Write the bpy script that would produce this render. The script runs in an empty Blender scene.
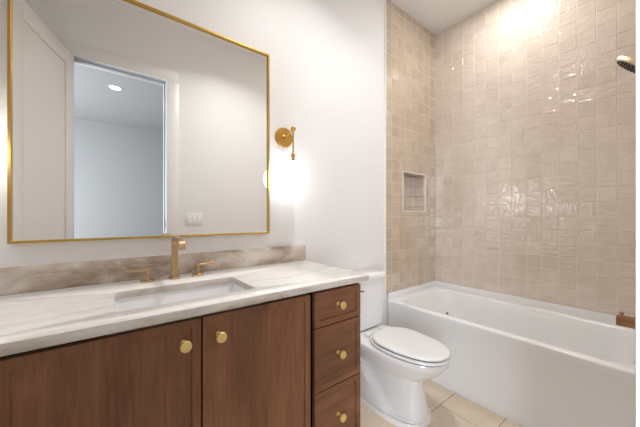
import bpy, bmesh, math, random
from mathutils import Vector, Matrix
random.seed(7)
S = bpy.context.scene
C = S.collection
PI = math.pi

# ------------------------------------------------------------------ camera, sky, big lights, exposure
cam = bpy.data.cameras.new('camera')
cam.sensor_width = 36.0
cam.lens = 274.0 / 640.0 * 36.0
cam.shift_y = 3.5 / 640.0
cam.clip_start = 0.01
cam_o = bpy.data.objects.new('camera', cam)
C.objects.link(cam_o)
cam_o.location = (0.0, -1.5, 1.203)
cam_o.rotation_euler = (PI / 2, 0, -math.atan2(212, 274))
S.camera = cam_o

W = bpy.data.worlds.new('sky')
S.world = W
W.use_nodes = True
W.node_tree.nodes['Background'].inputs[0].default_value = (0.62, 0.78, 1.0, 1)
W.node_tree.nodes['Background'].inputs[1].default_value = 1.0

def area(name, loc, rot, sx, sy, power, col, parent=None, shape='RECTANGLE', spread=None):
    l = bpy.data.lights.new(name, 'AREA')
    l.shape = shape
    l.size = sx
    l.size_y = sy
    l.energy = power
    l.color = col
    if spread: l.spread = spread
    o = bpy.data.objects.new(name, l)
    C.objects.link(o)
    o.location = loc
    o.rotation_euler = rot
    if parent: o.parent = parent
    return o
# daylight through the hall window (hall is behind the camera)
area('hall_daylight', (-2.46, -3.60, 1.42), (0, -PI / 2, 0), 2.56, 2.46, 340, (0.82, 0.91, 1.0))
CAN_TUB, FILL_ROOM, CAN_HALL = 9, 12, 3
GLOBE = 5.6

S.view_settings.view_transform = 'Standard'
S.view_settings.look = 'None'
S.view_settings.exposure = -0.10
S.view_settings.gamma = 1.0
S.view_settings.use_curve_mapping = False
S.cycles.use_denoising = True
S.cycles.max_bounces = 14
S.cycles.diffuse_bounces = 8
S.cycles.glossy_bounces = 8
S.cycles.sample_clamp_indirect = 8.0

# ------------------------------------------------------------------ helpers
def build(name, bm, mat, parent=None, origin=None, smooth=True, angle=35, loc=None):
    """link a bmesh (world coordinates) as ONE mesh object; with a parent its vertices move into the thing's frame"""
    me = bpy.data.meshes.new(name)
    bmesh.ops.recalc_face_normals(bm, faces=bm.faces)
    off = Vector((0, 0, 0))
    if parent is not None:
        off = parent['_o'] if '_o' in parent.keys() else (0, 0, 0)
        off = Vector(off)
    elif origin is not None:
        off = Vector(origin)
    if off.length > 0:
        bmesh.ops.translate(bm, verts=bm.verts, vec=-off)
    bm.to_mesh(me)
    bm.free()
    if smooth:
        for p in me.polygons: p.use_smooth = True
        me.set_sharp_from_angle(angle=math.radians(angle))
    if mat: me.materials.append(mat)
    o = bpy.data.objects.new(name, me)
    C.objects.link(o)
    if parent is not None:
        o.parent = parent
        o['_o'] = tuple(off)
    elif origin is not None:
        o.location = origin
        o['_o'] = tuple(off)
    return o

def tag(o, label, cat, group=None):
    o['label'] = label
    o['category'] = cat
    if group: o['group'] = group
    return o

def thing(name, loc, label, cat, group=None):
    o = bpy.data.objects.new(name, None)
    o.empty_display_size = 0.05
    C.objects.link(o)
    o.location = loc
    o['_o'] = tuple(loc)
    return tag(o, label, cat, group)

def struct(name, bm, mat, smooth=False, parent=None):
    o = build(name, bm, mat, parent, smooth=smooth)
    o['kind'] = 'structure'
    return o

def box(bm, x0, x1, y0, y1, z0, z1, bev=0.0, seg=2):
    vs = [bm.verts.new(p) for p in ((x0,y0,z0),(x1,y0,z0),(x1,y1,z0),(x0,y1,z0),(x0,y0,z1),(x1,y0,z1),(x1,y1,z1),(x0,y1,z1))]
    fs = [bm.faces.new([vs[i] for i in q]) for q in ((3,2,1,0),(4,5,6,7),(0,1,5,4),(1,2,6,5),(2,3,7,6),(3,0,4,7))]
    if bev > 0:
        es = set()
        for f in fs: es.update(f.edges)
        bmesh.ops.bevel(bm, geom=list(es), offset=bev, segments=seg, affect='EDGES', profile=0.5)
    return bm

def nb(): return bmesh.new()
def bx(*a, **k): return box(nb(), *a, **k)

def loft(bm, rings, cap0=False, cap1=False, wrap=False):
    R = [[bm.verts.new(p) for p in r] for r in rings]
    n = len(R[0])
    pairs = list(zip(R[:-1], R[1:]))
    if wrap: pairs.append((R[-1], R[0]))
    for a, b in pairs:
        for i in range(n):
            j = (i + 1) % n
            bm.faces.new((a[i], a[j], b[j], b[i]))
    if cap0: bm.faces.new(list(reversed(R[0])))
    if cap1: bm.faces.new(R[-1])
    return bm

def rr(x0, x1, y0, y1, z, r, n=6):
    """rounded rectangle ring at height z, 4*(n+1) points"""
    out = []
    for cx, cy, a0 in ((x1-r, y1-r, 0), (x0+r, y1-r, PI/2), (x0+r, y0+r, PI), (x1-r, y0+r, 1.5*PI)):
        for i in range(n + 1):
            a = a0 + PI/2*i/n
            out.append((cx + r*math.cos(a), cy + r*math.sin(a), z))
    return out

def basis(d):
    d = Vector(d).normalized()
    u = Vector((0, 0, 1)) if abs(d.z) < 0.9 else Vector((1, 0, 0))
    a = d.cross(u).normalized()
    return a, d.cross(a).normalized()

def lathe(bm, base, axis, prof, n=32):
    """prof: list of (radius, distance along axis)"""
    a, b = basis(axis)
    ax = Vector(axis).normalized()
    base = Vector(base)
    rings = []
    for r, h in prof:
        r = max(r, 1e-5)
        rings.append([tuple(base + ax*h + a*(r*math.cos(2*PI*i/n)) + b*(r*math.sin(2*PI*i/n))) for i in range(n)])
    return loft(bm, rings, True, True)

def tube(bm, pts, r, n=14, square=None):
    pts = [Vector(p) for p in pts]
    rings = []
    for i, p in enumerate(pts):
        d = (pts[min(i+1, len(pts)-1)] - pts[max(i-1, 0)])
        a, b = basis(d)
        if square:
            # keep one side along x
            d.normalize()
            a = Vector((1, 0, 0)); b = d.cross(a).normalized()
            hx, hb = square
            c = 0.25
            ring = []
            for sx, sb in ((1,1),(-1,1),(-1,-1),(1,-1)):
                ring += [(sx, sb*(1-c)), (sx*(1-c), sb)] if sx*sb > 0 else [(sx*(1-c), sb), (sx, sb*(1-c))]
            rings.append([tuple(p + a*(hx*u) + b*(hb*v)) for u, v in ring])
        else:
            rr_ = r[i] if isinstance(r, (list, tuple)) else r
            rings.append([tuple(p + a*(rr_*math.cos(2*PI*k/n)) + b*(rr_*math.sin(2*PI*k/n))) for k in range(n)])
    return loft(bm, rings, True, True)

def sphere_prof(r, n=20, a0=-PI/2, a1=PI/2):
    return [(r*math.cos(a0+(a1-a0)*i/n), r*math.sin(a0+(a1-a0)*i/n)) for i in range(n+1)]

# ------------------------------------------------------------------ materials
def mat(name, col=(0.8, 0.8, 0.8), rough=0.5, metal=0.0, spec=0.5, coat=0.0):
    m = bpy.data.materials.new(name)
    m.use_nodes = True
    b = m.node_tree.nodes['Principled BSDF']
    b.inputs['Base Color'].default_value = (*col, 1)
    b.inputs['Roughness'].default_value = rough
    b.inputs['Metallic'].default_value = metal
    b.inputs['Specular IOR Level'].default_value = spec
    b.inputs['Coat Weight'].default_value = coat
    b.inputs['Coat Roughness'].default_value = 0.05
    return m, m.node_tree, b

def N(nt, t, **kw):
    n = nt.nodes.new(t)
    for k, v in kw.items():
        if k in ('operation', 'blend_type', 'data_type', 'noise_dimensions', 'wave_type', 'bands_direction', 'feature', 'noise_type'):
            setattr(n, k, v)
        else:
            n.inputs[k].default_value = v
    return n

def srgb(r, g, b):
    f = lambda c: (c/255/12.92) if c/255 <= 0.04045 else ((c/255+0.055)/1.055)**2.4
    return (f(r), f(g), f(b))

def ramp(nt, stops):
    n = nt.nodes.new('ShaderNodeValToRGB')
    e = n.color_ramp.elements
    while len(e) < len(stops): e.new(0.5)
    for i, (p, c) in enumerate(stops):
        e[i].position = p
        e[i].color = (*c, 1)
    return n

def paint(name, col, rough=0.55):
    m, nt, b = mat(name, col, rough)
    tc = N(nt, 'ShaderNodeTexCoord')
    n = N(nt, 'ShaderNodeTexNoise', Scale=180.0, Detail=2.0)
    nt.links.new(tc.outputs['Object'], n.inputs['Vector'])
    bp = N(nt, 'ShaderNodeBump', Strength=0.08, Distance=0.002)
    nt.links.new(n.outputs['Fac'], bp.inputs['Height'])
    nt.links.new(bp.outputs['Normal'], b.inputs['Normal'])
    return m

def tile_mat(name, c_lo, c_hi, rough, bump_d, vscale):
    m, nt, b = mat(name, c_lo, rough, spec=0.9, coat=1.0)
    b.inputs['Coat IOR'].default_value = 1.65
    L = nt.links.new
    g = N(nt, 'ShaderNodeNewGeometry')
    tc = N(nt, 'ShaderNodeTexCoord')
    rnd = g.outputs['Random Per Island']
    mix = N(nt, 'ShaderNodeMix', data_type='RGBA')
    mix.inputs[6].default_value = (*c_lo, 1)
    mix.inputs[7].default_value = (*c_hi, 1)
    L(rnd, mix.inputs[0])
    # cloudy glaze inside a tile
    wm = N(nt, 'ShaderNodeMath', operation='MULTIPLY'); wm.inputs[1].default_value = 37.0
    L(rnd, wm.inputs[0])
    n1 = N(nt, 'ShaderNodeTexNoise', noise_dimensions='4D', Scale=9.0, Detail=4.0, Roughness=0.6)
    L(tc.outputs['Object'], n1.inputs['Vector']); L(wm.outputs[0], n1.inputs['W'])
    r1 = ramp(nt, [(0.3, (0.90, 0.90, 0.90)), (0.7, (1.05, 1.05, 1.05))])
    L(n1.outputs['Fac'], r1.inputs[0])
    mul = N(nt, 'ShaderNodeMix', data_type='RGBA', blend_type='MULTIPLY'); mul.inputs[0].default_value = 1.0
    L(mix.outputs[2], mul.inputs[6]); L(r1.outputs[0], mul.inputs[7])
    L(mul.outputs[2], b.inputs['Base Color'])
    # hand made surface waves, running up or across from tile to tile
    ma = N(nt, 'ShaderNodeMapping'); ma.inputs['Scale'].default_value = vscale[0]
    mb_ = N(nt, 'ShaderNodeMapping'); mb_.inputs['Scale'].default_value = vscale[1]
    L(tc.outputs['Object'], ma.inputs['Vector']); L(tc.outputs['Object'], mb_.inputs['Vector'])
    sel = N(nt, 'ShaderNodeMath', operation='GREATER_THAN'); sel.inputs[1].default_value = 0.5
    fr = N(nt, 'ShaderNodeMath', operation='FRACT')
    L(wm.outputs[0], fr.inputs[0]); L(fr.outputs[0], sel.inputs[0])
    vm = N(nt, 'ShaderNodeMix', data_type='VECTOR')
    L(sel.outputs[0], vm.inputs[0]); L(ma.outputs[0], vm.inputs[4]); L(mb_.outputs[0], vm.inputs[5])
    n2 = N(nt, 'ShaderNodeTexNoise', noise_dimensions='4D', Scale=48.0, Detail=2.0, Roughness=0.45, Distortion=0.6)
    L(vm.outputs[1], n2.inputs['Vector']); L(wm.outputs[0], n2.inputs['W'])
    bp = N(nt, 'ShaderNodeBump', Strength=1.0, Distance=bump_d)
    L(n2.outputs['Fac'], bp.inputs['Height'])
    L(bp.outputs['Normal'], b.inputs['Normal']); L(bp.outputs['Normal'], b.inputs['Coat Normal'])
    return m

def wood(name, axis, lo, hi):
    """walnut stained wood, grain along axis 0/2"""
    m, nt, b = mat(name, lo, 0.38, spec=0.4)
    L = nt.links.new
    tc = N(nt, 'ShaderNodeTexCoord')
    mp = N(nt, 'ShaderNodeMapping')
    sc = [42.0, 42.0, 42.0]; sc[axis] = 2.2
    mp.inputs['Scale'].default_value = sc
    L(tc.outputs['Object'], mp.inputs['Vector'])
    n1 = N(nt, 'ShaderNodeTexNoise', Scale=2.2, Detail=7.0, Roughness=0.62, Distortion=0.9)
    L(mp.outputs[0], n1.inputs['Vector'])
    # broad veneer figure
    mp2 = N(nt, 'ShaderNodeMapping')
    sc2 = [5.5, 5.5, 5.5]; sc2[axis] = 1.1
    mp2.inputs['Scale'].default_value = sc2
    L(tc.outputs['Object'], mp2.inputs['Vector'])
    n2 = N(nt, 'ShaderNodeTexNoise', Scale=1.6, Detail=3.0, Distortion=1.2)
    L(mp2.outputs[0], n2.inputs['Vector'])
    add = N(nt, 'ShaderNodeMix', data_type='FLOAT'); add.inputs[0].default_value = 0.5
    L(n1.outputs['Fac'], add.inputs[2]); L(n2.outputs['Fac'], add.inputs[3])
    r = ramp(nt, [(0.30, tuple(c*0.62 for c in lo)), (0.48, lo), (0.68, hi)])
    L(add.outputs[0], r.inputs[0])
    # veneer strips
    sep = N(nt, 'ShaderNodeSeparateXYZ')
    L(tc.outputs['Object'], sep.inputs[0])
    mm = N(nt, 'ShaderNodeMath', operation='MULTIPLY'); mm.inputs[1].default_value = 8.3
    L(sep.outputs[2 if axis == 0 else 0], mm.inputs[0])
    fl = N(nt, 'ShaderNodeMath', operation='FLOOR'); L(mm.outputs[0], fl.inputs[0])
    wn = N(nt, 'ShaderNodeTexWhiteNoise', noise_dimensions='1D'); L(fl.outputs[0], wn.inputs['W'])
    r2 = ramp(nt, [(0.0, (0.86, 0.86, 0.86)), (1.0, (1.12, 1.1, 1.08))])
    L(wn.outputs['Value'], r2.inputs[0])
    mul = N(nt, 'ShaderNodeMix', data_type='RGBA', blend_type='MULTIPLY'); mul.inputs[0].default_value = 1.0
    L(r.outputs[0], mul.inputs[6]); L(r2.outputs[0], mul.inputs[7])
    L(mul.outputs[2], b.inputs['Base Color'])
    bp = N(nt, 'ShaderNodeBump', Strength=0.15, Distance=0.001)
    L(n1.outputs['Fac'], bp.inputs['Height']); L(bp.outputs['Normal'], b.inputs['Normal'])
    return m

def stone(name, base, stops, rough, vein_scale, stretch, dist=1.6):
    m, nt, b = mat(name, base, rough)
    L = nt.links.new
    tc = N(nt, 'ShaderNodeTexCoord')
    mp = N(nt, 'ShaderNodeMapping')
    mp.inputs['Scale'].default_value = stretch
    mp.inputs['Rotation'].default_value = (0.0, 0.0, 0.16)
    L(tc.outputs['Object'], mp.inputs['Vector'])
    n1 = N(nt, 'ShaderNodeTexNoise', Scale=vein_scale, Detail=9.0, Roughness=0.62, Distortion=dist)
    L(mp.outputs[0], n1.inputs['Vector'])
    r = ramp(nt, stops)
    L(n1.outputs['Fac'], r.inputs[0])
    n2 = N(nt, 'ShaderNodeTexNoise', Scale=38.0, Detail=6.0, Roughness=0.7)
    L(tc.outputs['Object'], n2.inputs['Vector'])
    r2 = ramp(nt, [(0.35, (0.90, 0.89, 0.88)), (0.6, (1.02, 1.02, 1.02))])
    L(n2.outputs['Fac'], r2.inputs[0])
    mul = N(nt, 'ShaderNodeMix', data_type='RGBA', blend_type='MULTIPLY'); mul.inputs[0].default_value = 0.7
    L(r.outputs[0], mul.inputs[6]); L(r2.outputs[0], mul.inputs[7])
    L(mul.outputs[2], b.inputs['Base Color'])
    return m

def brass(name, col, rough):
    m, nt, b = mat(name, col, rough, metal=1.0)
    return m

def glow(name, col, strength):
    m, nt, b = mat(name, (0.9, 0.9, 0.9), 0.25)
    b.inputs['Emission Color'].default_value = (*col, 1)
    b.inputs['Emission Strength'].default_value = strength
    return m

M_wall = paint('wall_paint', (0.80, 0.79, 0.785))
M_hall = paint('hall_paint_dimmed', (0.29, 0.283, 0.277))  # white hall walls darkened; dimmer light is put into the colour
M_hall_ceil = paint('hall_ceiling_dimmed', (0.29, 0.283, 0.277), 0.7)  # hall ceiling darkened likewise, standing in for dimmer light
M_ceil = paint('ceiling_paint', (0.86, 0.86, 0.86), 0.7)
M_trim = paint('trim_paint', (0.80, 0.79, 0.775), 0.35)
M_jamb_daylit = paint('jamb_trim_daylit', (0.46, 0.51, 0.55), 0.4)  # trim paint with blue hall daylight and dimming put into its colour
M_door = paint('door_paint', (0.72, 0.675, 0.64), 0.4)
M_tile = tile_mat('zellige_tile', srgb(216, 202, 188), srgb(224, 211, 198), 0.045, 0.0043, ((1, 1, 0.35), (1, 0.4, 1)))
M_tile_shaded = tile_mat('zellige_tile_shaded', srgb(190, 170, 147), srgb(203, 185, 163), 0.10, 0.0025, ((1, 1, 0.35), (0.4, 1, 1)))  # same tile as the right wall, with shade put into its colour
M_grout = paint('grout', srgb(224, 213, 199), 0.8)
M_edge = mat('tile_edge_trim', srgb(235, 230, 222), 0.35)[0]
M_floor_tile = stone('floor_tile_beige', srgb(205, 188, 168), [(0.3, srgb(205, 188, 167)), (0.55, srgb(217, 201, 181)), (0.75, srgb(226, 212, 194))], 0.35, 1.6, (1, 1, 1))
M_floor_grout = paint('floor_grout', srgb(120, 104, 90), 0.8)
M_hall_floor = wood('hall_floor_wood', 0, srgb(150, 120, 92), srgb(172, 142, 112))
M_wood_v = wood('walnut_upright_grain', 2, srgb(134, 92, 65), srgb(157, 111, 81))
M_wood_h = wood('walnut_cross_grain', 0, srgb(122, 82, 58), srgb(144, 99, 72))
M_counter = stone('quartzite_top', srgb(232, 228, 222), [(0.28, srgb(208, 198, 186)), (0.38, srgb(228, 223, 216)), (0.48, srgb(240, 238, 235)), (0.8, srgb(244, 243, 242))], 0.18, 2.3, (0.55, 2.6, 2.6))
M_splash = stone('quartzite_splash', srgb(190, 176, 160), [(0.34, srgb(126, 106, 88)), (0.44, srgb(164, 147, 130)), (0.52, srgb(186, 172, 158)), (0.66, srgb(212, 204, 195))], 0.3, 5.0, (0.9, 1.8, 1.9), 0.4)
M_stone_shaded = stone('quartzite_shaded_edge', srgb(205, 196, 186), [(0.30, srgb(160, 146, 132)), (0.42, srgb(192, 182, 172)), (0.55, srgb(206, 198, 190)), (0.75, srgb(220, 214, 208))], 0.4, 5.0, (0.8, 2.0, 3.0))  # same stone, browner, with the shade of upright faces in its colour
M_porc = mat('porcelain', (0.83, 0.825, 0.82), 0.10, coat=0.3)[0]
M_tub = mat('tub_acrylic', (0.82, 0.82, 0.82), 0.16)[0]
M_sink = mat('sink_porcelain', (0.86, 0.86, 0.87), 0.12)[0]
M_seat = mat('seat_plastic', (0.80, 0.80, 0.80), 0.22)[0]
M_rubber_shade = mat('rubber_and_gap_shade', (0.03, 0.03, 0.03), 0.6)[0]  # rubber of the nozzles, also painted shade in the toilet seat gaps
M_gold = brass('polished_gold_frame', srgb(206, 168, 92), 0.35)
M_knob = brass('brushed_brass_knob', srgb(246, 220, 150), 0.45)
M_brass = brass('satin_brass', srgb(194, 163, 126), 0.30)
M_sconce = brass('sconce_brass', srgb(202, 160, 86), 0.35)
M_bronze = brass('aged_bronze', srgb(176, 134, 100), 0.36)
M_pale_brass = brass('pale_brass', srgb(226, 206, 180), 0.5)
M_mirror = mat('mirror_silver', (0.965, 0.97, 0.955), 0.0, metal=1.0)[0]
M_globe = glow('lit_opal_glass', (0.94, 0.975, 1.0), GLOBE)
M_lens = glow('downlight_lens', (1.0, 0.93, 0.84), 5.0)
M_plate = mat('switch_plastic', (0.78, 0.78, 0.77), 0.3)[0]
M_rocker = mat('rocker_plastic', (0.88, 0.88, 0.88), 0.25)[0]
M_chrome = mat('chrome', (0.6, 0.6, 0.6), 0.12, metal=1.0)[0]
M_gap_shade = mat('painted_gap_shade', (0.02, 0.02, 0.02), 0.5)[0]  # near-black colour standing in for shade inside the cabinet
M_steel = mat('dark_nickel', (0.25, 0.24, 0.23), 0.35, metal=1.0)[0]

# ------------------------------------------------------------------ room shell
XL, XR, XT = -0.56, 2.65, 1.857          # left wall, right wall, start of the tub alcove
YF, ZC = -1.493, 3.06                    # door wall, ceiling
YH0 = -1.61                              # hall side of the door wall
JL, JR, ZD = -0.243, 0.4365, 2.50        # doorway
# tiled niche in the back wall
NX0, NX1, NZ0, NZ1, ND = 2.097, 2.458, 1.257, 1.612, 0.105

struct('floor', bx(XL - .1, XR + .1, YF, 0.1, -0.10, -0.004), M_floor_grout)
fl = bpy.data.objects['floor']

def tiles(bm, rects, put, depth, inset, tilt, rnd):
    """each rect (u0,u1,v0,v1) becomes one raised tile; put(u,v,h) gives the point h above the wall"""
    for u0, u1, v0, v1 in rects:
        if u1 - u0 < 0.006 or v1 - v0 < 0.006: continue
        t = [rnd.uniform(-tilt, tilt) for _ in range(3)]
        e = [t[0] + t[1] + t[2], t[0] - t[1] + t[2]*0.3, t[0] - t[1] - t[2], t[0] + t[1] - t[2]*0.3]
        q = [(u0, v0), (u1, v0), (u1, v1), (u0, v1)]
        i_ = [(u0+inset, v0+inset), (u1-inset, v0+inset), (u1-inset, v1-inset), (u0+inset, v1-inset)]
        a = [bm.verts.new(put(u, v, 0)) for u, v in q]
        b = [bm.verts.new(put(u, v, depth - inset*0.8)) for u, v in q]
        c = [bm.verts.new(put(u, v, depth + e[k])) for k, (u, v) in enumerate(i_)]
        for k in range(4):
            j = (k + 1) % 4
            bm.faces.new((a[k], a[j], b[j], b[k]))
            bm.faces.new((b[k], b[j], c[j], c[k]))
        bm.faces.new(c)

def grid(u_lo, u_hi, v_lo, v_hi, u_ref, v_ref, pu, pv, gap, hole=None):
    out = []
    ku0 = math.floor((u_lo - u_ref)/pu); ku1 = math.ceil((u_hi - u_ref)/pu)
    kv0 = math.floor((v_lo - v_ref)/pv); kv1 = math.ceil((v_hi - v_ref)/pv)
    for i in range(ku0, ku1):
        for j in range(kv0, kv1):
            a0 = max(u_lo, u_ref + i*pu + gap/2); a1 = min(u_hi, u_ref + (i+1)*pu - gap/2)
            b0 = max(v_lo, v_ref + j*pv + gap/2); b1 = min(v_hi, v_ref + (j+1)*pv - gap/2)
            if a1 <= a0 or b1 <= b0: continue
            if hole and a1 > hole[0] and a0 < hole[1] and b1 > hole[2] and b0 < hole[3]:
                h0, h1, g0, g1 = hole
                if a0 < h0: out.append((a0, h0, b0, b1))
                if a1 > h1: out.append((h1, a1, b0, b1))
                m0, m1 = max(a0, h0), min(a1, h1)
                if b0 < g0: out.append((m0, m1, b0, g0))
                if b1 > g1: out.append((m0, m1, g1, b1))
            else:
                out.append((a0, a1, b0, b1))
    return out

# floor tiles: running bond, 60 x 30 cm
rects = []
for r in range(-3, 6):
    y0 = -0.885 + 0.3015*r; y1 = y0 + 0.3015
    off = 1.68 if r % 2 == 0 else 1.68 - 0.30
    for k in range(-6, 4):
        a0, a1 = off + 0.6*k, off + 0.6*(k+1)
        a0, a1, b0, b1 = max(a0 + .0015, XL), min(a1 - .0015, XR), max(y0 + .0015, YF), min(y1 - .0015, 0)
        if a1 > a0 and b1 > b0: rects.append((a0, a1, b0, b1))
b_ = nb(); tiles(b_, rects, lambda u, v, h: (u, v, h - 0.004), 0.004, 0.001, 0.0, random.Random(3))
struct('floor_tiles', b_, M_floor_tile, parent=fl)

struct('ceiling', bx(XL - .1, XR + .1, YF, 0.1, ZC, ZC + 0.1), M_ceil)
# back wall (mirror wall), with the niche opening
b_ = nb()
box(b_, XL - .1, NX0, 0, 0.14, -0.1, ZC + .1); box(b_, NX1, XR + .1, 0, 0.14, -0.1, ZC + .1)
box(b_, NX0, NX1, 0, 0.14, -0.1, NZ0); box(b_, NX0, NX1, 0, 0.14, NZ1, ZC + .1); box(b_, NX0, NX1, ND + .01, 0.14, NZ0, NZ1)
wb = struct('wall_back', b_, M_wall)
wr = struct('wall_right', bx(XR, XR + 0.12, YF, 0.14, -0.1, ZC + .1), M_wall)
wl = struct('wall_left', bx(XL - 0.12, XL, YF, 0.14, -0.1, ZC + .1), M_wall)
b_ = nb()
box(b_, XL - .12, JL - .019, YH0, YF, -0.1, ZC + .1); box(b_, JR + .019, XR + .12, YH0, YF, -0.1, ZC + .1)
box(b_, JL - .019, JR + .019, YH0, YF, ZD + .019, ZC + .1)
wf = struct('wall_front', b_, M_wall)

TB = 0.012          # tile build-out
ZT0 = 0.556
rnd = random.Random(11)
# right wall tile
b_ = nb(); box(b_, XR - .0074, XR, YF, 0.0, ZT0, ZC)
struct('tile_grout', b_, M_grout, parent=wr)
b_ = nb(); tiles(b_, grid(YF + .01, -0.002, ZT0, ZC - .001, -0.0868 - 0.0988*20, 0.809 - .0994*10, 0.0988, 0.0994, 0.0032),
      lambda u, v, h: (XR - 0.003 - h, u, v), 0.006, 0.0018, 0.0005, rnd)
struct('tile_cladding', b_, M_tile, parent=wr)
# back wall tile around the niche
b_ = nb()
for x0, x1, z0, z1 in ((XT, NX0, ZT0, ZC), (NX1, XR - .004, ZT0, ZC), (NX0, NX1, ZT0, NZ0), (NX0, NX1, NZ1, ZC)):
    box(b_, x0, x1, -0.0074, 0.0, z0, z1)
struct('tile_grout', b_, M_grout, parent=wb)
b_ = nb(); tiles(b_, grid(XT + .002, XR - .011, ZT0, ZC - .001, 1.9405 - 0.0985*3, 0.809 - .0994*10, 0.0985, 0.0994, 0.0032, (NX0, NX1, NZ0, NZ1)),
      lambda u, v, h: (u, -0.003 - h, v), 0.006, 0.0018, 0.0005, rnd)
struct('tile_cladding', b_, M_tile_shaded, parent=wb)
# inside of the niche
b_ = nb(); g = 0.004
box(b_, NX0, NX1, ND, ND + .01, NZ0, NZ1)
box(b_, NX0 - .004, NX0 + .001, 0.0, ND, NZ0, NZ1); box(b_, NX1 - .001, NX1 + .004, 0.0, ND, NZ0, NZ1)
box(b_, NX0, NX1, 0.0, ND, NZ0 - .004, NZ0 + .001); box(b_, NX0, NX1, 0.0, ND, NZ1 - .001, NZ1 + .004)
struct('niche_grout', b_, M_grout, parent=wb)
b_ = nb()
tiles(b_, grid(NX0 + g, NX1 - g, NZ0 + g, NZ1 - g, NX0 - .02, 0.809 - .0994*10, 0.0985, 0.0994, 0.0032), lambda u, v, h: (u, ND - h, v), 0.006, .002, .0005, rnd)
tiles(b_, grid(0.004, ND - g, NZ0 + g, NZ1 - g, 0.004, 0.809 - .0994*10, 0.0985, 0.0994, 0.0032), lambda u, v, h: (NX1 - .001 - h, u, v), 0.006, .002, .0005, rnd)
tiles(b_, grid(0.004, ND - g, NZ0 + g, NZ1 - g, 0.004, 0.809 - .0994*10, 0.0985, 0.0994, 0.0032), lambda u, v, h: (NX0 + .001 + h, u, v), 0.006, .002, .0005, rnd)
tiles(b_, grid(NX0 + g, NX1 - g, 0.004, ND - g, NX0 - .02, 0.004, 0.0985, 0.0994, 0.0032), lambda u, v, h: (u, v, NZ0 + .001 + h), 0.006, .002, .0005, rnd)
tiles(b_, grid(NX0 + g, NX1 - g, 0.004, ND - g, NX0 - .02, 0.004, 0.0985, 0.0994, 0.0032), lambda u, v, h: (u, v, NZ1 - .001 - h), 0.006, .002, .0005, rnd)
struct('niche_tiles', b_, M_tile_shaded, parent=wb)
def xz_frame(bm, x0, x1, z0, z1, w, yb, yf, bev=0.001):
    rings = []
    for o, y in ((0, yb), (0, yf), (w, yf), (w, yb)):
        rings.append([(x0+o, y, z0+o), (x1-o, y, z0+o), (x1-o, y, z1-o), (x0+o, y, z1-o)])
    return loft(bm, rings, wrap=True)
struct('niche_trim', xz_frame(nb(), NX0 - .006, NX1 + .006, NZ0 - .006, NZ1 + .006, 0.009, 0.0, -0.0125), M_edge, parent=wb)
struct('tile_edge_strip', bx(XT - .010, XT + .001, -0.0125, 0, 0.50, ZC), M_edge, parent=wb)
# tile on the plumbing wall at the near end of the tub
b_ = nb(); box(b_, XT, XR - .004, YF, YF + .0074, ZT0, ZC)
struct('tile_grout', b_, M_grout, parent=wf)
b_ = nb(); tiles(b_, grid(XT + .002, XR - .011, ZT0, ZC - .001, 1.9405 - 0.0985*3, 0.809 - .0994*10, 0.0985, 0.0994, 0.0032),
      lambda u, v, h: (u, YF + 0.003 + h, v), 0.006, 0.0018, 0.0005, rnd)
struct('tile_cladding', b_, M_tile_shaded, parent=wf)
struct('tile_edge_strip', bx(XT - .010, XT + .001, YF, YF + .0125, 0.50, ZC), M_edge, parent=wf)

# door lining and casings
b_ = nb()
box(b_, JL - .019, JL, YH0 - .001, YF + .001, 0, ZD + .019, .001); box(b_, JR, JR + .019, YH0 - .001, YF + .001, 0, ZD + .019, .001)
box(b_, JL, JR, YH0 - .001, YF + .001, ZD, ZD + .019, .001)
box(b_, JL, JL + .010, YH0 + .02, YF - .045, 0, ZD, .002); box(b_, JR - .010, JR, YH0 + .02, YF - .045, 0, ZD, .002)
box(b_, JL, JR, YH0 + .02, YF - .045, ZD - .010, ZD, .002)
tj = struct('trim_1', b_, M_jamb_daylit, smooth=True)
b_ = nb(); cw = 0.108; ct = 0.018
for y0, y1 in ((YF, YF + ct), (YH0 - ct, YH0)):
    box(b_, JR, JR + cw, y0, y1, 0, ZD, .002); box(b_, JL - cw, JL - .003, y0, y1, 0, ZD, .002)
    box(b_, JL - cw, JR + cw, y0, y1, ZD, ZD + cw, .002)
struct('trim_2', b_, M_trim, smooth=True)
sp = build('strike_plate', bx(JR - .0015, JR + .001, YF - .040, YF + .0015, 1.105, 1.165, .0005), M_steel, tj)
sp['label'] = 'dark metal strike plate'

# open door leaf, hinged on the left jamb, swung into the room
phi = math.radians(17.0)
HX, HY = -0.213, YF + 0.034
dm = Matrix.Translation((HX, HY, 0)) @ Matrix.Rotation(PI/2 + phi, 4, 'Z')   # local x runs from hinge to free edge; local -y faces the room's right
def leaf(bm): bmesh.ops.transform(bm, matrix=dm, verts=bm.verts); return bm
LW, LH, LT = 0.735, 2.482, 0.035
b_ = nb(); st = 0.125
box(b_, 0, st, 0, LT, 0.012, LH, .0015); box(b_, LW - st, LW, 0, LT, 0.012, LH, .0015)
box(b_, st, LW - st, 0, LT, LH - .115, LH, .0015); box(b_, st, LW - st, 0, LT, 0.012, 0.22, .0015)
box(b_, st - .005, LW - st + .005, 0.010, LT - .010, 0.20, LH - .10)
d1 = struct('door_1', leaf(b_), M_door, smooth=True)
b_ = nb()
for s in (-1, 1):
    y = 0 if s < 0 else LT
    lathe(b_, (LW - .06, y, 1.03), (0, s, 0), [(.026, 0), (.026, .006), (.010, .008), (.010, .035), (.024, .042), (.028, .055), (.022, .068), (0, .07)], 24)
build('door_knob', leaf(b_), M_brass, d1)
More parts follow.
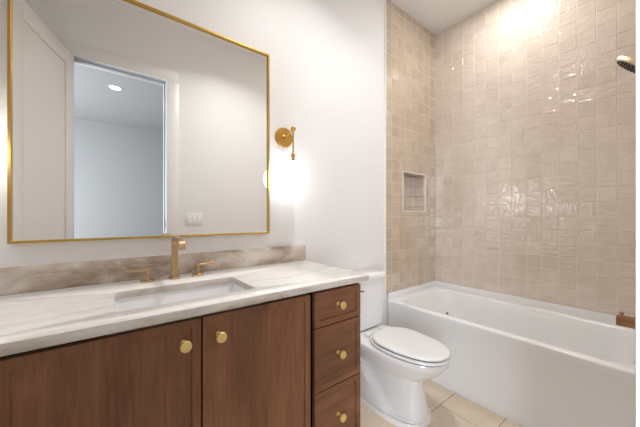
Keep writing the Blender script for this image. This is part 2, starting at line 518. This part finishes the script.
# hall behind the doorway
HXL, HXR, HYB = -2.4, 2.4, -5.42
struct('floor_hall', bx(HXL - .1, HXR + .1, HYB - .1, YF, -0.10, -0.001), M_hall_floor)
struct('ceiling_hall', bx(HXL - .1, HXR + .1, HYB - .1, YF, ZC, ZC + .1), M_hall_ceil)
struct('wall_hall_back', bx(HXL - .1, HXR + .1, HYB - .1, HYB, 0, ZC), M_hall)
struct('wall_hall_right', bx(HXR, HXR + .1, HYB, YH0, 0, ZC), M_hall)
b_ = nb()
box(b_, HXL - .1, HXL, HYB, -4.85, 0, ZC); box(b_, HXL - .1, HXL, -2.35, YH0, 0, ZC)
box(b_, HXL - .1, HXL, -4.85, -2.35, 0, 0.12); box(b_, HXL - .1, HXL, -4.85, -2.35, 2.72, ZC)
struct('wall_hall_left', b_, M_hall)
b_ = nb()
box(b_, HXL - .04, HXL + .02, -4.92, -4.85, .05, 2.79); box(b_, HXL - .04, HXL + .02, -2.35, -2.28, .05, 2.79)
box(b_, HXL - .04, HXL + .02, -4.85, -2.35, .05, .12); box(b_, HXL - .04, HXL + .02, -4.85, -2.35, 2.72, 2.79)
box(b_, HXL - .04, HXL - .01, -3.62, -3.58, .12, 2.72)
struct('window_1', b_, M_trim)

# ------------------------------------------------------------------ recessed lights
def downlight(x, y, power, label, lens=True, col=(1.0, 0.985, 0.965), spread=None):
    t = thing('recessed_downlight', (x, y, ZC), label, 'ceiling light', 'recessed ceiling downlights')
    b_ = nb()
    lathe(b_, (x, y, ZC), (0, 0, -1), [(.078, 0), (.078, .004), (.070, .007), (.056, .006), (.054, .001)], 36)
    build('trim_ring', b_, M_trim, t)
    b_ = nb(); lathe(b_, (x, y, ZC), (0, 0, -1), [(.053, .001), (.053, .0045)], 36)
    build('lens', b_, M_lens, t)
    l = area('lamp', (0, 0, -0.012), (0, 0, 0), .10, .10, power, col, t, 'DISK', spread)
    return t
downlight(2.26, -0.75, CAN_TUB, 'recessed ceiling light above the middle of the bathtub')
downlight(1.0, -0.75, FILL_ROOM, 'unseen recessed fill light added to the ceiling in front of the vanity', spread=2.3)  # fill lamp added to even out the room, no such fixture in view
downlight(0.085, -3.44, CAN_HALL, 'small round glowing recessed light in the hall ceiling, seen in the mirror')

# ------------------------------------------------------------------ vanity
VX0, VX1 = -0.50, 0.9849
VY, VF = -0.5368, -0.5568             # carcass front, face of doors
VZ0, VZ1 = 0.13, 0.8735
V = thing('vanity_cabinet', (0.2425, -0.28, 0), 'brown stained wooden vanity with brass knobs under the stone countertop', 'cabinet')
b_ = nb()
box(b_, VX0, VX0 + .019, VY, -0.004, VZ0, .8905); box(b_, VX1 - .019, VX1, VY, -0.004, VZ0, .8905, .0008)
box(b_, VX0 + .019, VX1 - .019, VY + .02, -0.004, VZ0, VZ0 + .019); box(b_, VX0 + .019, VX1 - .019, -0.02, -0.004, VZ0, .8905)
build('carcass', b_, M_wood_v, V)
b_ = nb()
box(b_, VX0 + .0195, VX0 + .022, VY + .001, -.021, VZ0 + .02, .890); box(b_, VX1 - .022, VX1 - .0195, VY + .001, -.021, VZ0 + .02, .890)
box(b_, VX0 + .022, VX1 - .022, -.0235, -.021, VZ0 + .02, .890); box(b_, VX0 + .022, VX1 - .022, VY + .021, -.0235, VZ0 + .0195, VZ0 + .022)
build('gap_shade_liner', b_, M_gap_shade, V)  # dark liner painting the shade seen through gaps between the fronts
build('toe_kick', bx(VX0 + .01, VX1 - .01, VY + .07, VY + .09, 0.0, VZ0), M_wood_h, V)

def face(name, x0, x1, z0, z1, m):
    """slim shaker front: thin raised border round a flat panel"""
    b_ = nb(); w = 0.0275
    rings = []
    for o, y in ((0, VY), (0.0, VF + .001), (0.001, VF), (w - .001, VF), (w, VF + .0065)):
        rings.append([(x0+o, y, z0+o), (x1-o, y, z0+o), (x1-o, y, z1-o), (x0+o, y, z1-o)])
    loft(b_, rings)
    o = build(name, b_, m, V, angle=20)
    build('panel', bx(x0 + w - .002, x1 - w + .002, VF + .0062, VY, z0 + w - .002, z1 - w + .002), m, o, smooth=False)
    return o
def knob(parent, x, z, kx=1):
    b_ = nb()
    lathe(b_, (x, VF + .006, z), (0, -1, 0), [(.0085, 0), (.0085, .004), (.0055, .006), (.0055, .030), (.0150, .031), (.0172, .033), (.0172, .0395), (.0160, .041), (.0, .0412)], 32)
    build('knob', b_, M_knob, parent)
zb = 0.155
dl = face('door', -0.2075, 0.2400, zb, VZ1, M_wood_v); knob(dl, 0.1885, 0.806)
dr = face('door', 0.2455, 0.6795, zb, VZ1, M_wood_v); knob(dr, 0.2965, 0.806)
for x0, x1 in ((0.7030, 0.9814), (-0.4964, -0.2300)):
    for z0, z1 in ((0.7220, VZ1), (0.4410, 0.7175), (zb, 0.4365)):
        f = face('drawer', x0, x1, z0, z1, M_wood_h)
        knob(f, (x0 + x1)/2 - .0035, (0.804 if z0 > .7 else 0.581 if z0 > .4 else 0.297))

# countertop with a sink cut-out
CX0, CX1, CYF, CZ0, CZ1 = XL + .002, 1.0175, -0.5815, 0.8915, 0.9205
SX0, SX1, SY0, SY1 = 0.018, 0.466, -0.485, -0.212
ct_o = thing('countertop', (0.2425, -0.29, CZ0), 'pale veined stone countertop with a sink cut-out on the wooden vanity', 'countertop')
e = 0.002
b_ = loft(nb(), [rr(CX0, CX1, CYF, -0.001, CZ0, .003), rr(CX0, CX1, CYF, -0.001, CZ1 - e, .003), rr(CX0 + e, CX1 - e, CYF + e, -0.001 - e, CZ1, .003),
           rr(SX0 - e, SX1 + e, SY0 - e, SY1 + e, CZ1, .02), rr(SX0, SX1, SY0, SY1, CZ1 - e, .018), rr(SX0, SX1, SY0, SY1, CZ0, .018)], wrap=True)
tp = build('top', b_, M_counter, ct_o, angle=50)
tp.data.materials.append(M_stone_shaded)
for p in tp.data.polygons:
    if abs(p.normal.z) < 0.5: p.material_index = 1  # upright faces take the stone with shade in its colour
tag(build('backsplash', bx(CX0, 1.0265, -0.021, -0.001, CZ1 + .0003, 1.0205, .0012), M_splash, origin=(0.2425, -.011, CZ1)), 'low taupe mottled stone backsplash along the wall under the mirror', 'backsplash')
# undermount basin
sk = thing('undermount_sink', (0.242, -0.35, 0.75), 'white rectangular undermount sink set into the stone countertop', 'sink')
o = 0.008
b_ = loft(nb(), [rr(SX0 - .025, SX1 + .025, SY0 - .025, SY1 + .025, CZ0 - .0005, .03), rr(SX0 - o, SX1 + o, SY0 - o, SY1 + o, CZ0 - .0005, .024),
           rr(SX0 - o + .003, SX1 + o - .003, SY0 - o + .003, SY1 + o - .003, CZ0 - .006, .024),
           rr(SX0 + .004, SX1 - .004, SY0 + .004, SY1 - .004, CZ0 - .11, .03), rr(SX0 + .02, SX1 - .02, SY0 + .02, SY1 - .02, CZ0 - .135, .03),
           rr(SX0 + .12, SX1 - .12, SY0 + .09, SY1 - .09, CZ0 - .142, .02)], cap1=True)
r2 = [rr(SX0 - .025, SX1 + .025, SY0 - .025, SY1 + .025, CZ0 - .0005, .03), rr(SX0 - .025, SX1 + .025, SY0 - .025, SY1 + .025, CZ0 - .015, .03),
      rr(SX0 - .006, SX1 + .006, SY0 - .006, SY1 + .006, CZ0 - .11, .03), rr(SX0 + .02, SX1 - .02, SY0 + .02, SY1 - .02, CZ0 - .155, .03)]
loft(b_, r2, cap1=True)
bmesh.ops.remove_doubles(b_, verts=b_.verts, dist=0.00005)
build('basin', b_, M_sink, sk, angle=50)
b_ = nb(); lathe(b_, (0.242, -0.348, CZ0 - .142), (0, 0, 1), [(.024, 0), (.024, .002), (.018, .003), (.016, .001)], 28)
build('drain', b_, M_brass, sk)

# faucet, widespread
fx, fy = 0.2425, -0.092
F_ = thing('widespread_faucet', (fx, fy, CZ1 + .0003), 'brass faucet with square spout and two lever handles behind the sink', 'faucet')
b_ = nb(); lathe(b_, (fx, fy, CZ1 + .0003), (0, 0, 1), [(.0255, 0), (.0255, .006), (.024, .0075), (.012, .008)], 36)
build('spout_base', b_, M_brass, F_)
pts = [(fx, fy, CZ1 + .006), (fx, fy, 1.075)]
for i in range(1, 8):
    a = PI/2*i/7
    pts.append((fx, fy - .030*(1 - math.cos(a)), 1.075 + .030*math.sin(a)))
pts.append((fx, -0.215, 1.105))
for i in range(1, 8):
    a = PI/2*0.95*i/7
    pts.append((fx, -0.215 - .040*math.sin(a), 1.105 - .030*(1 - math.cos(a))))
pts.append((fx, -0.257, 1.067))
build('spout', tube(nb(), pts, 0, square=(.0125, .0115)), M_brass, F_, angle=30)
for s, ang in ((-1, 0.06), (1, 0.04)):
    hx = fx + s*.105
    hy = -0.092 if s < 0 else -0.078
    b_ = nb(); lathe(b_, (hx, hy, CZ1 + .0003), (0, 0, 1), [(.027, 0), (.027, .007), (.0255, .0085), (.008, .009), (.0072, .011), (.0072, .052), (.006, .054), (0, .0545)], 32)
    h = build('handle', b_, M_brass, F_)
    b_ = nb()
    tube(b_, [(hx - s*.006, hy, CZ1 + .049), (hx + s*.030, hy, CZ1 + .050), (hx + s*.078, hy + .004, CZ1 + .054)], [.0062, .0055, .0045], 12)
    build('lever', b_, M_brass, h)

# ------------------------------------------------------------------ mirror
MX0, MX1, MZ0, MZ1 = -0.288, 0.7612, 1.1055, 2.171
mr = thing('wall_mirror', ((MX0+MX1)/2, 0, MZ0), 'large rectangular mirror with a thin gold metal frame above the vanity', 'mirror')
b_ = nb()
rings = []
for o, y in ((0, -0.002), (0, -.027), (.001, -.028), (.0085, -.028), (.0095, -.027), (.0095, -.002)):
    rings.append([(MX0+o, y, MZ0+o), (MX1-o, y, MZ0+o), (MX1-o, y, MZ1-o), (MX0+o, y, MZ1-o)])
loft(b_, rings, wrap=True)
build('frame', b_, M_gold, mr, angle=20)
build('mirror_glass', bx(MX0 + .009, MX1 - .009, -.016, -.004, MZ0 + .009, MZ1 - .009), M_mirror, mr, smooth=False)

# ------------------------------------------------------------------ sconces
def sconce(x, label):
    z, yk, zk = 1.70, -0.114, 1.727
    t = thing('wall_sconce', (x, 0, z), label, 'wall lamp', 'globe sconces beside the mirror')
    b_ = nb(); lathe(b_, (x, 0, z), (0, -1, 0), [(.061, 0), (.061, .010), (.0595, .012), (0, .0125)], 48)
    build('backplate', b_, M_sconce, t)
    b_ = nb(); tube(b_, [(x, -.012, z), (x, yk, zk)], .0062, 16); lathe(b_, (x, -.012, z), (0, -1, 0.2), [(.013, 0), (.013, .006), (.007, .009)], 24)
    build('arm', b_, M_sconce, t)
    b_ = nb(); lathe(b_, (x, yk, zk), (0, 0, 1), sphere_prof(.0150, 16), 28)
    build('swivel_joint', b_, M_sconce, t)
    build('stem', tube(nb(), [(x, yk, zk), (x, yk, 1.575)], .0048, 14), M_sconce, t)
    b_ = nb(); lathe(b_, (x, yk, 1.582), (0, 0, -1), [(.007, 0), (.0125, .008), (.0125, .020), (.009, .026), (.009, .032), (.0115, .038), (.0115, .052)], 28)
    build('socket', b_, M_sconce, t)
    b_ = nb(); lathe(b_, (x, yk, 1.4475), (0, 0, 1), sphere_prof(.0870, 30), 48)
    build('globe_shade', b_, M_globe, t)
    return t
s1 = sconce(0.871, 'lit white globe sconce on a round brass backplate, right of the mirror')
s2 = s1.copy(); C.objects.link(s2)
s2.location.x = -0.388
s2['label'] = 'lit white globe sconce on a round brass backplate, left of the mirror'
for ch in list(s1.children):
    c = ch.copy(); C.objects.link(c); c.parent = s2

# ------------------------------------------------------------------ toilet
TX = 1.449
T = thing('toilet', (TX, -0.36, 0), 'white two-piece toilet between the vanity and the bathtub, lid down', 'toilet')
MP = 120
def sup(t, n):
    c, s = math.cos(t), math.sin(t)
    return (math.copysign(abs(c)**(2/n), c), math.copysign(abs(s)**(2/n), s))
def sm(a, b, v):
    v = min(1, max(0, (v - a)/(b - a))); return v*v*(3 - 2*v)
def ped(z, yf, yb, wf_, wb_, n=2.8, grow=0):
    out = []
    yt = -0.50 + 0.36*min(1, z/0.33)
    for i in range(MP):
        u, v = sup(2*PI*i/MP, n)
        y = (yf + yb)/2 + v*(yb - yf)/2
        w = wf_ + (wb_ - wf_)*sm(yt - .022, yt + .022, y)
        out.append((TX + u*w, y, z))
    return out
rg = [ped(0, -0.628, -.10, .150, .152), ped(.026, -0.628, -.10, .150, .152), ped(.030, -0.625, -.102, .147, .149), ped(.0305, -0.620, -.105, .128, .140), ped(.036, -0.620, -.105, .124, .141)]
for k in range(15):
    q = k/14; z = .042 + q*.268
    rg.append(ped(z, -0.620 + .024*sm(0, .6, q), -.10 + .03*q, .112 - .018*sm(0, .6, q) + .010*sm(.75, 1, q), .143 + .003*q))
rg.append(ped(.335, -0.61, -.06, .125, .147))
b_ = loft(nb(), rg, True, True)
build('base', b_, M_porc, T, angle=40)
def egg(z, yf, yb, w, n=2.3, nb_=3.2, taper=0.25, yc=None):
    out = []
    if yc is None: yc = yb + (yf - yb)*0.44
    for i in range(MP):
        t = 2*PI*i/MP
        if math.sin(t) <= 0:
            u, v = sup(t, n); y = yc + v*(yc - yf); x = u*w
        else:
            u, v = sup(t, nb_); y = yc + v*(yb - yc); x = u*w*(1 - taper*v*v)
        out.append((TX + x, y, z))
    return out
b_ = loft(nb(), [egg(.235, -.585, -.10, .085), egg(.262, -.625, -.07, .113), egg(.290, -.663, -.05, .140), egg(.320, -.698, -.04, .162), egg(.346, -.722, -.035, .176),
            egg(.362, -.733, -.03, .182), egg(.370, -.740, -.03, .187), egg(.398, -.744, -.03, .188), egg(.405, -.740, -.032, .184), egg(.406, -.72, -.04, .172)], True, True)
build('bowl', b_, M_porc, T, angle=40)
TXc = TX
def seatrings(z0, z1, yf, yb, w, dome=0.0):
    k = dict(yc=-.45, taper=.30)
    r = [egg(z0, yf + .005, yb - .004, w - .005, **k), egg(z0 + .003, yf, yb, w, **k), egg(z1 - .006, yf, yb, w, **k), egg(z1 - .002, yf + .004, yb - .004, w - .004, **k), egg(z1, yf + .012, yb - .012, w - .012, **k)]
    if dome: r += [egg(z1 + dome*.6, yf + .06, yb - .06, w - .06, **k), egg(z1 + dome, yf + .13, yb - .1, w - .11, **k)]
    return r
build('seat', loft(nb(), seatrings(.4095, .4275, -.752, -.262, .172), True, True), M_seat, T, angle=50)
build('seat_gap_shade', loft(nb(), seatrings(.4045, .4105, -.744, -.268, .165), True, True), M_rubber_shade, T, angle=50)  # dark sheet standing in for shade between seat and bowl
build('lid', loft(nb(), seatrings(.4325, .4490, -.750, -.285, .168, .003), True, True), M_seat, T, angle=50)
build('lid_gap_shade', loft(nb(), seatrings(.4265, .4325, -.742, -.29, .161), True, True), M_rubber_shade, T, angle=50)  # dark sheet standing in for shade between lid and seat
for s in (-1, 1):
    b_ = nb(); box(b_, TX + s*.075 - .022, TX + s*.075 + .022, -.268, -.228, .405, .432, .008, 3)
    build('hinge', b_, M_seat, T)
KX0, KX1 = 1.262, 1.620
b_ = loft(nb(), [rr(KX0 + .05, KX1 - .05, -.165, -.045, .408, .03), rr(KX0 + .045, KX1 - .045, -.18, -.035, .418, .03), rr(KX0 + .022, KX1 - .022, -.190, -.022, .424, .03), rr(KX0 + .018, KX1 - .018, -.193, -.018, .440, .03),
            rr(KX0 + .004, KX1 - .004, -.201, -.012, .72, .03), rr(KX0 + .003, KX1 - .003, -.202, -.012, .766, .03)], True, True)
build('tank', b_, M_porc, T, angle=50)
b_ = loft(nb(), [rr(KX0 + .003, KX1 - .003, -.204, -.010, .7655, .03), rr(KX0 - .004, KX1 + .004, -.212, -.006, .770, .03), rr(KX0 - .005, KX1 + .005, -.213, -.006, .790, .03),
            rr(KX0 - .002, KX1 + .002, -.210, -.007, .798, .028), rr(KX0 + .008, KX1 - .008, -.200, -.012, .8025, .02)], True, True)
build('tank_lid', b_, M_porc, T, angle=50)
b_ = nb(); lathe(b_, (1.30, -.198, .705), (0, -1, 0), [(.014, 0), (.014, .012), (.010, .016), (0, .017)], 20)
tube(b_, [(1.30, -.213, .705), (1.34, -.216, .703), (1.368, -.216, .699)], [.006, .0055, .005], 12)
build('flush_lever', b_, M_steel, T)
for s in (-1, 1):
    b_ = nb(); lathe(b_, (TX + s*.130, -.33, .055), (s, 0, .15), [(.010, -.005), (.010, .003), (.006, .007), (0, .008)], 18)
    build('bolt_cap', b_, M_steel, T)

# ------------------------------------------------------------------ bathtub
BX0, BX1, BY0, BY1 = 1.878, XR - .0105, YF + .0105, -.010
B = thing('bathtub', ((BX0+BX1)/2, (BY0+BY1)/2, 0), 'white alcove bathtub along the glossy tiled wall', 'bathtub')
RZ = 0.500
ix0, ix1, iy0, iy1 = 1.948, 2.575, -1.395, -.085
def br(o0, o1, o2, o3, z, r): return rr(ix0 + o0, ix1 - o1, iy0 + o2, iy1 - o3, z, r, 10)
b_ = loft(nb(), [rr(BX0 + .004, BX1, BY0, BY1, 0.0, .002, 10), rr(BX0 + .004, BX1, BY0, BY1, 0.045, .002, 10), rr(BX0 + .016, BX1, BY0, BY1, 0.062, .002, 10), rr(BX0 + .006, BX1, BY0, BY1, RZ - .05, .004, 10), rr(BX0, BX1, BY0, BY1, RZ - .012, .004, 10), rr(BX0 + .0015, BX1 - .002, BY0 + .002, BY1 - .002, RZ - .004, .006, 10), rr(BX0 + .006, BX1 - .004, BY0 + .004, BY1 - .004, RZ, .008, 10),
            br(-.016, -.016, -.016, -.016, RZ, .12), br(-.006, -.006, -.006, -.006, RZ - .004, .115), br(0, 0, 0, 0, RZ - .014, .11),
            br(.02, .012, .02, .07, RZ - .08, .12), br(.05, .035, .05, .22, RZ - .22, .13), br(.075, .055, .07, .32, RZ - .33, .13), br(.10, .08, .10, .37, RZ - .375, .12), br(.16, .14, .18, .45, RZ - .39, .08)], True, True)
build('tub_shell', b_, M_tub, B, angle=40)
# raised tiling lip against the three walls
def lip(bm, x0, x1, y0, y1): box(bm, x0, x1, y0, y1, RZ - .01, ZT0 + .001, .003)
b_ = nb()
lip(b_, BX0 + .004, BX1, -.022, BY1)
lip(b_, XR - .024, BX1, BY0, BY1)
lip(b_, BX0 + .004, BX1, BY0, YF + .022)
build('tiling_lip', b_, M_tub, B)
b_ = nb(); lathe(b_, (2.374, -.272, .352), Vector((-.25, -.72, .75)), [(.010, -.006), (.010, .003), (.008, .005), (0, .0055)], 24)
build('overflow_cap', b_, M_steel, B)

# ------------------------------------------------------------------ tub spout and shower head on the near tiled wall
tx, ty = 2.255, YF + .0105
P = thing('tub_spout', (tx, ty, .63), 'square bronze tub spout above the near end of the bathtub', 'tub spout')
b_ = nb(); box(b_, tx - .027, tx + .027, -1.462, -1.302, .603, .653, .003); box(b_, tx - .036, tx + .036, ty, -1.470 + .0, .592, .664, .003)
box(b_, tx - .024, tx + .024, -1.475, -1.45, .607, .650)
build('spout_body', b_, M_bronze, P)
b_ = nb(); tube(b_, [(tx, -1.322, .650), (tx, -1.322, .668)], .004, 12); lathe(b_, (tx, -1.322, .664), (0, 0, 1), [(.008, 0), (.009, .002), (.009, .010), (.007, .012)], 18)
build('diverter_knob', b_, M_bronze, P)

hx, hy, hz = 2.255, -1.356, 2.022
H = thing('shower_head', (hx, ty, 2.14), 'round brass shower head on a short arm at the top right tiled wall', 'shower head')
b_ = nb(); lathe(b_, (hx, ty, 2.115), (0, 1, 0), [(.030, 0), (.030, .005), (.026, .010), (.012, .012)], 32)
build('wall_flange', b_, M_bronze, H)
build('arm', tube(nb(), [(hx, ty, 2.115), (hx, ty + .03, 2.115), (hx, ty + .055, 2.105), (hx, ty + .072, 2.088), (hx, hy - .028, hz + .031)], .009, 16), M_bronze, H)
ax = Vector((0, .71, -.70)).normalized()      # spray direction, tilted away from the wall
b_ = nb(); c0 = Vector((hx, hy, hz)) - ax*.022
lathe(b_, c0, ax, [(.012, -.022), (.016, -.012), (.016, -.006), (.030, -.002), (.078, .002), (.083, .006), (.083, .022), (.081, .024)], 44)
build('head', b_, M_pale_brass, H)
b_ = nb(); lathe(b_, c0, ax, [(.079, .0235), (.079, .0255)], 44)
build('spray_face', b_, M_pale_brass, H)
b_ = nb()
a1, a2 = basis(ax)
for r, k in ((.014, 6), (.030, 12), (.046, 18), (.062, 24)):
    for i in range(k):
        p = c0 + ax*.0255 + a1*(r*math.cos(2*PI*i/k)) + a2*(r*math.sin(2*PI*i/k))
        lathe(b_, p, ax, [(.0058, 0), (.0048, .004)], 10)
build('spray_nozzles', b_, M_rubber_shade, H)

# ------------------------------------------------------------------ switch plate (seen in the mirror)
wp = thing('light_switch', (.6875, YF, 1.18), 'white three-gang light switch on the wall beside the doorway, seen in the mirror', 'light switch')
b_ = bx(.604, .771, YF, YF + .006, 1.118, 1.243, .003)
build('wall_plate', b_, M_plate, wp)
for i in range(3):
    xc = .6875 + (i - 1)*.046
    build('rocker', bx(xc - .0165, xc + .0165, YF + .005, YF + .0095, 1.146, 1.214, .002), M_rocker, wp)

# internal bookkeeping is not part of the scene
for o in S.objects:
    if '_o' in o.keys(): del o['_o']
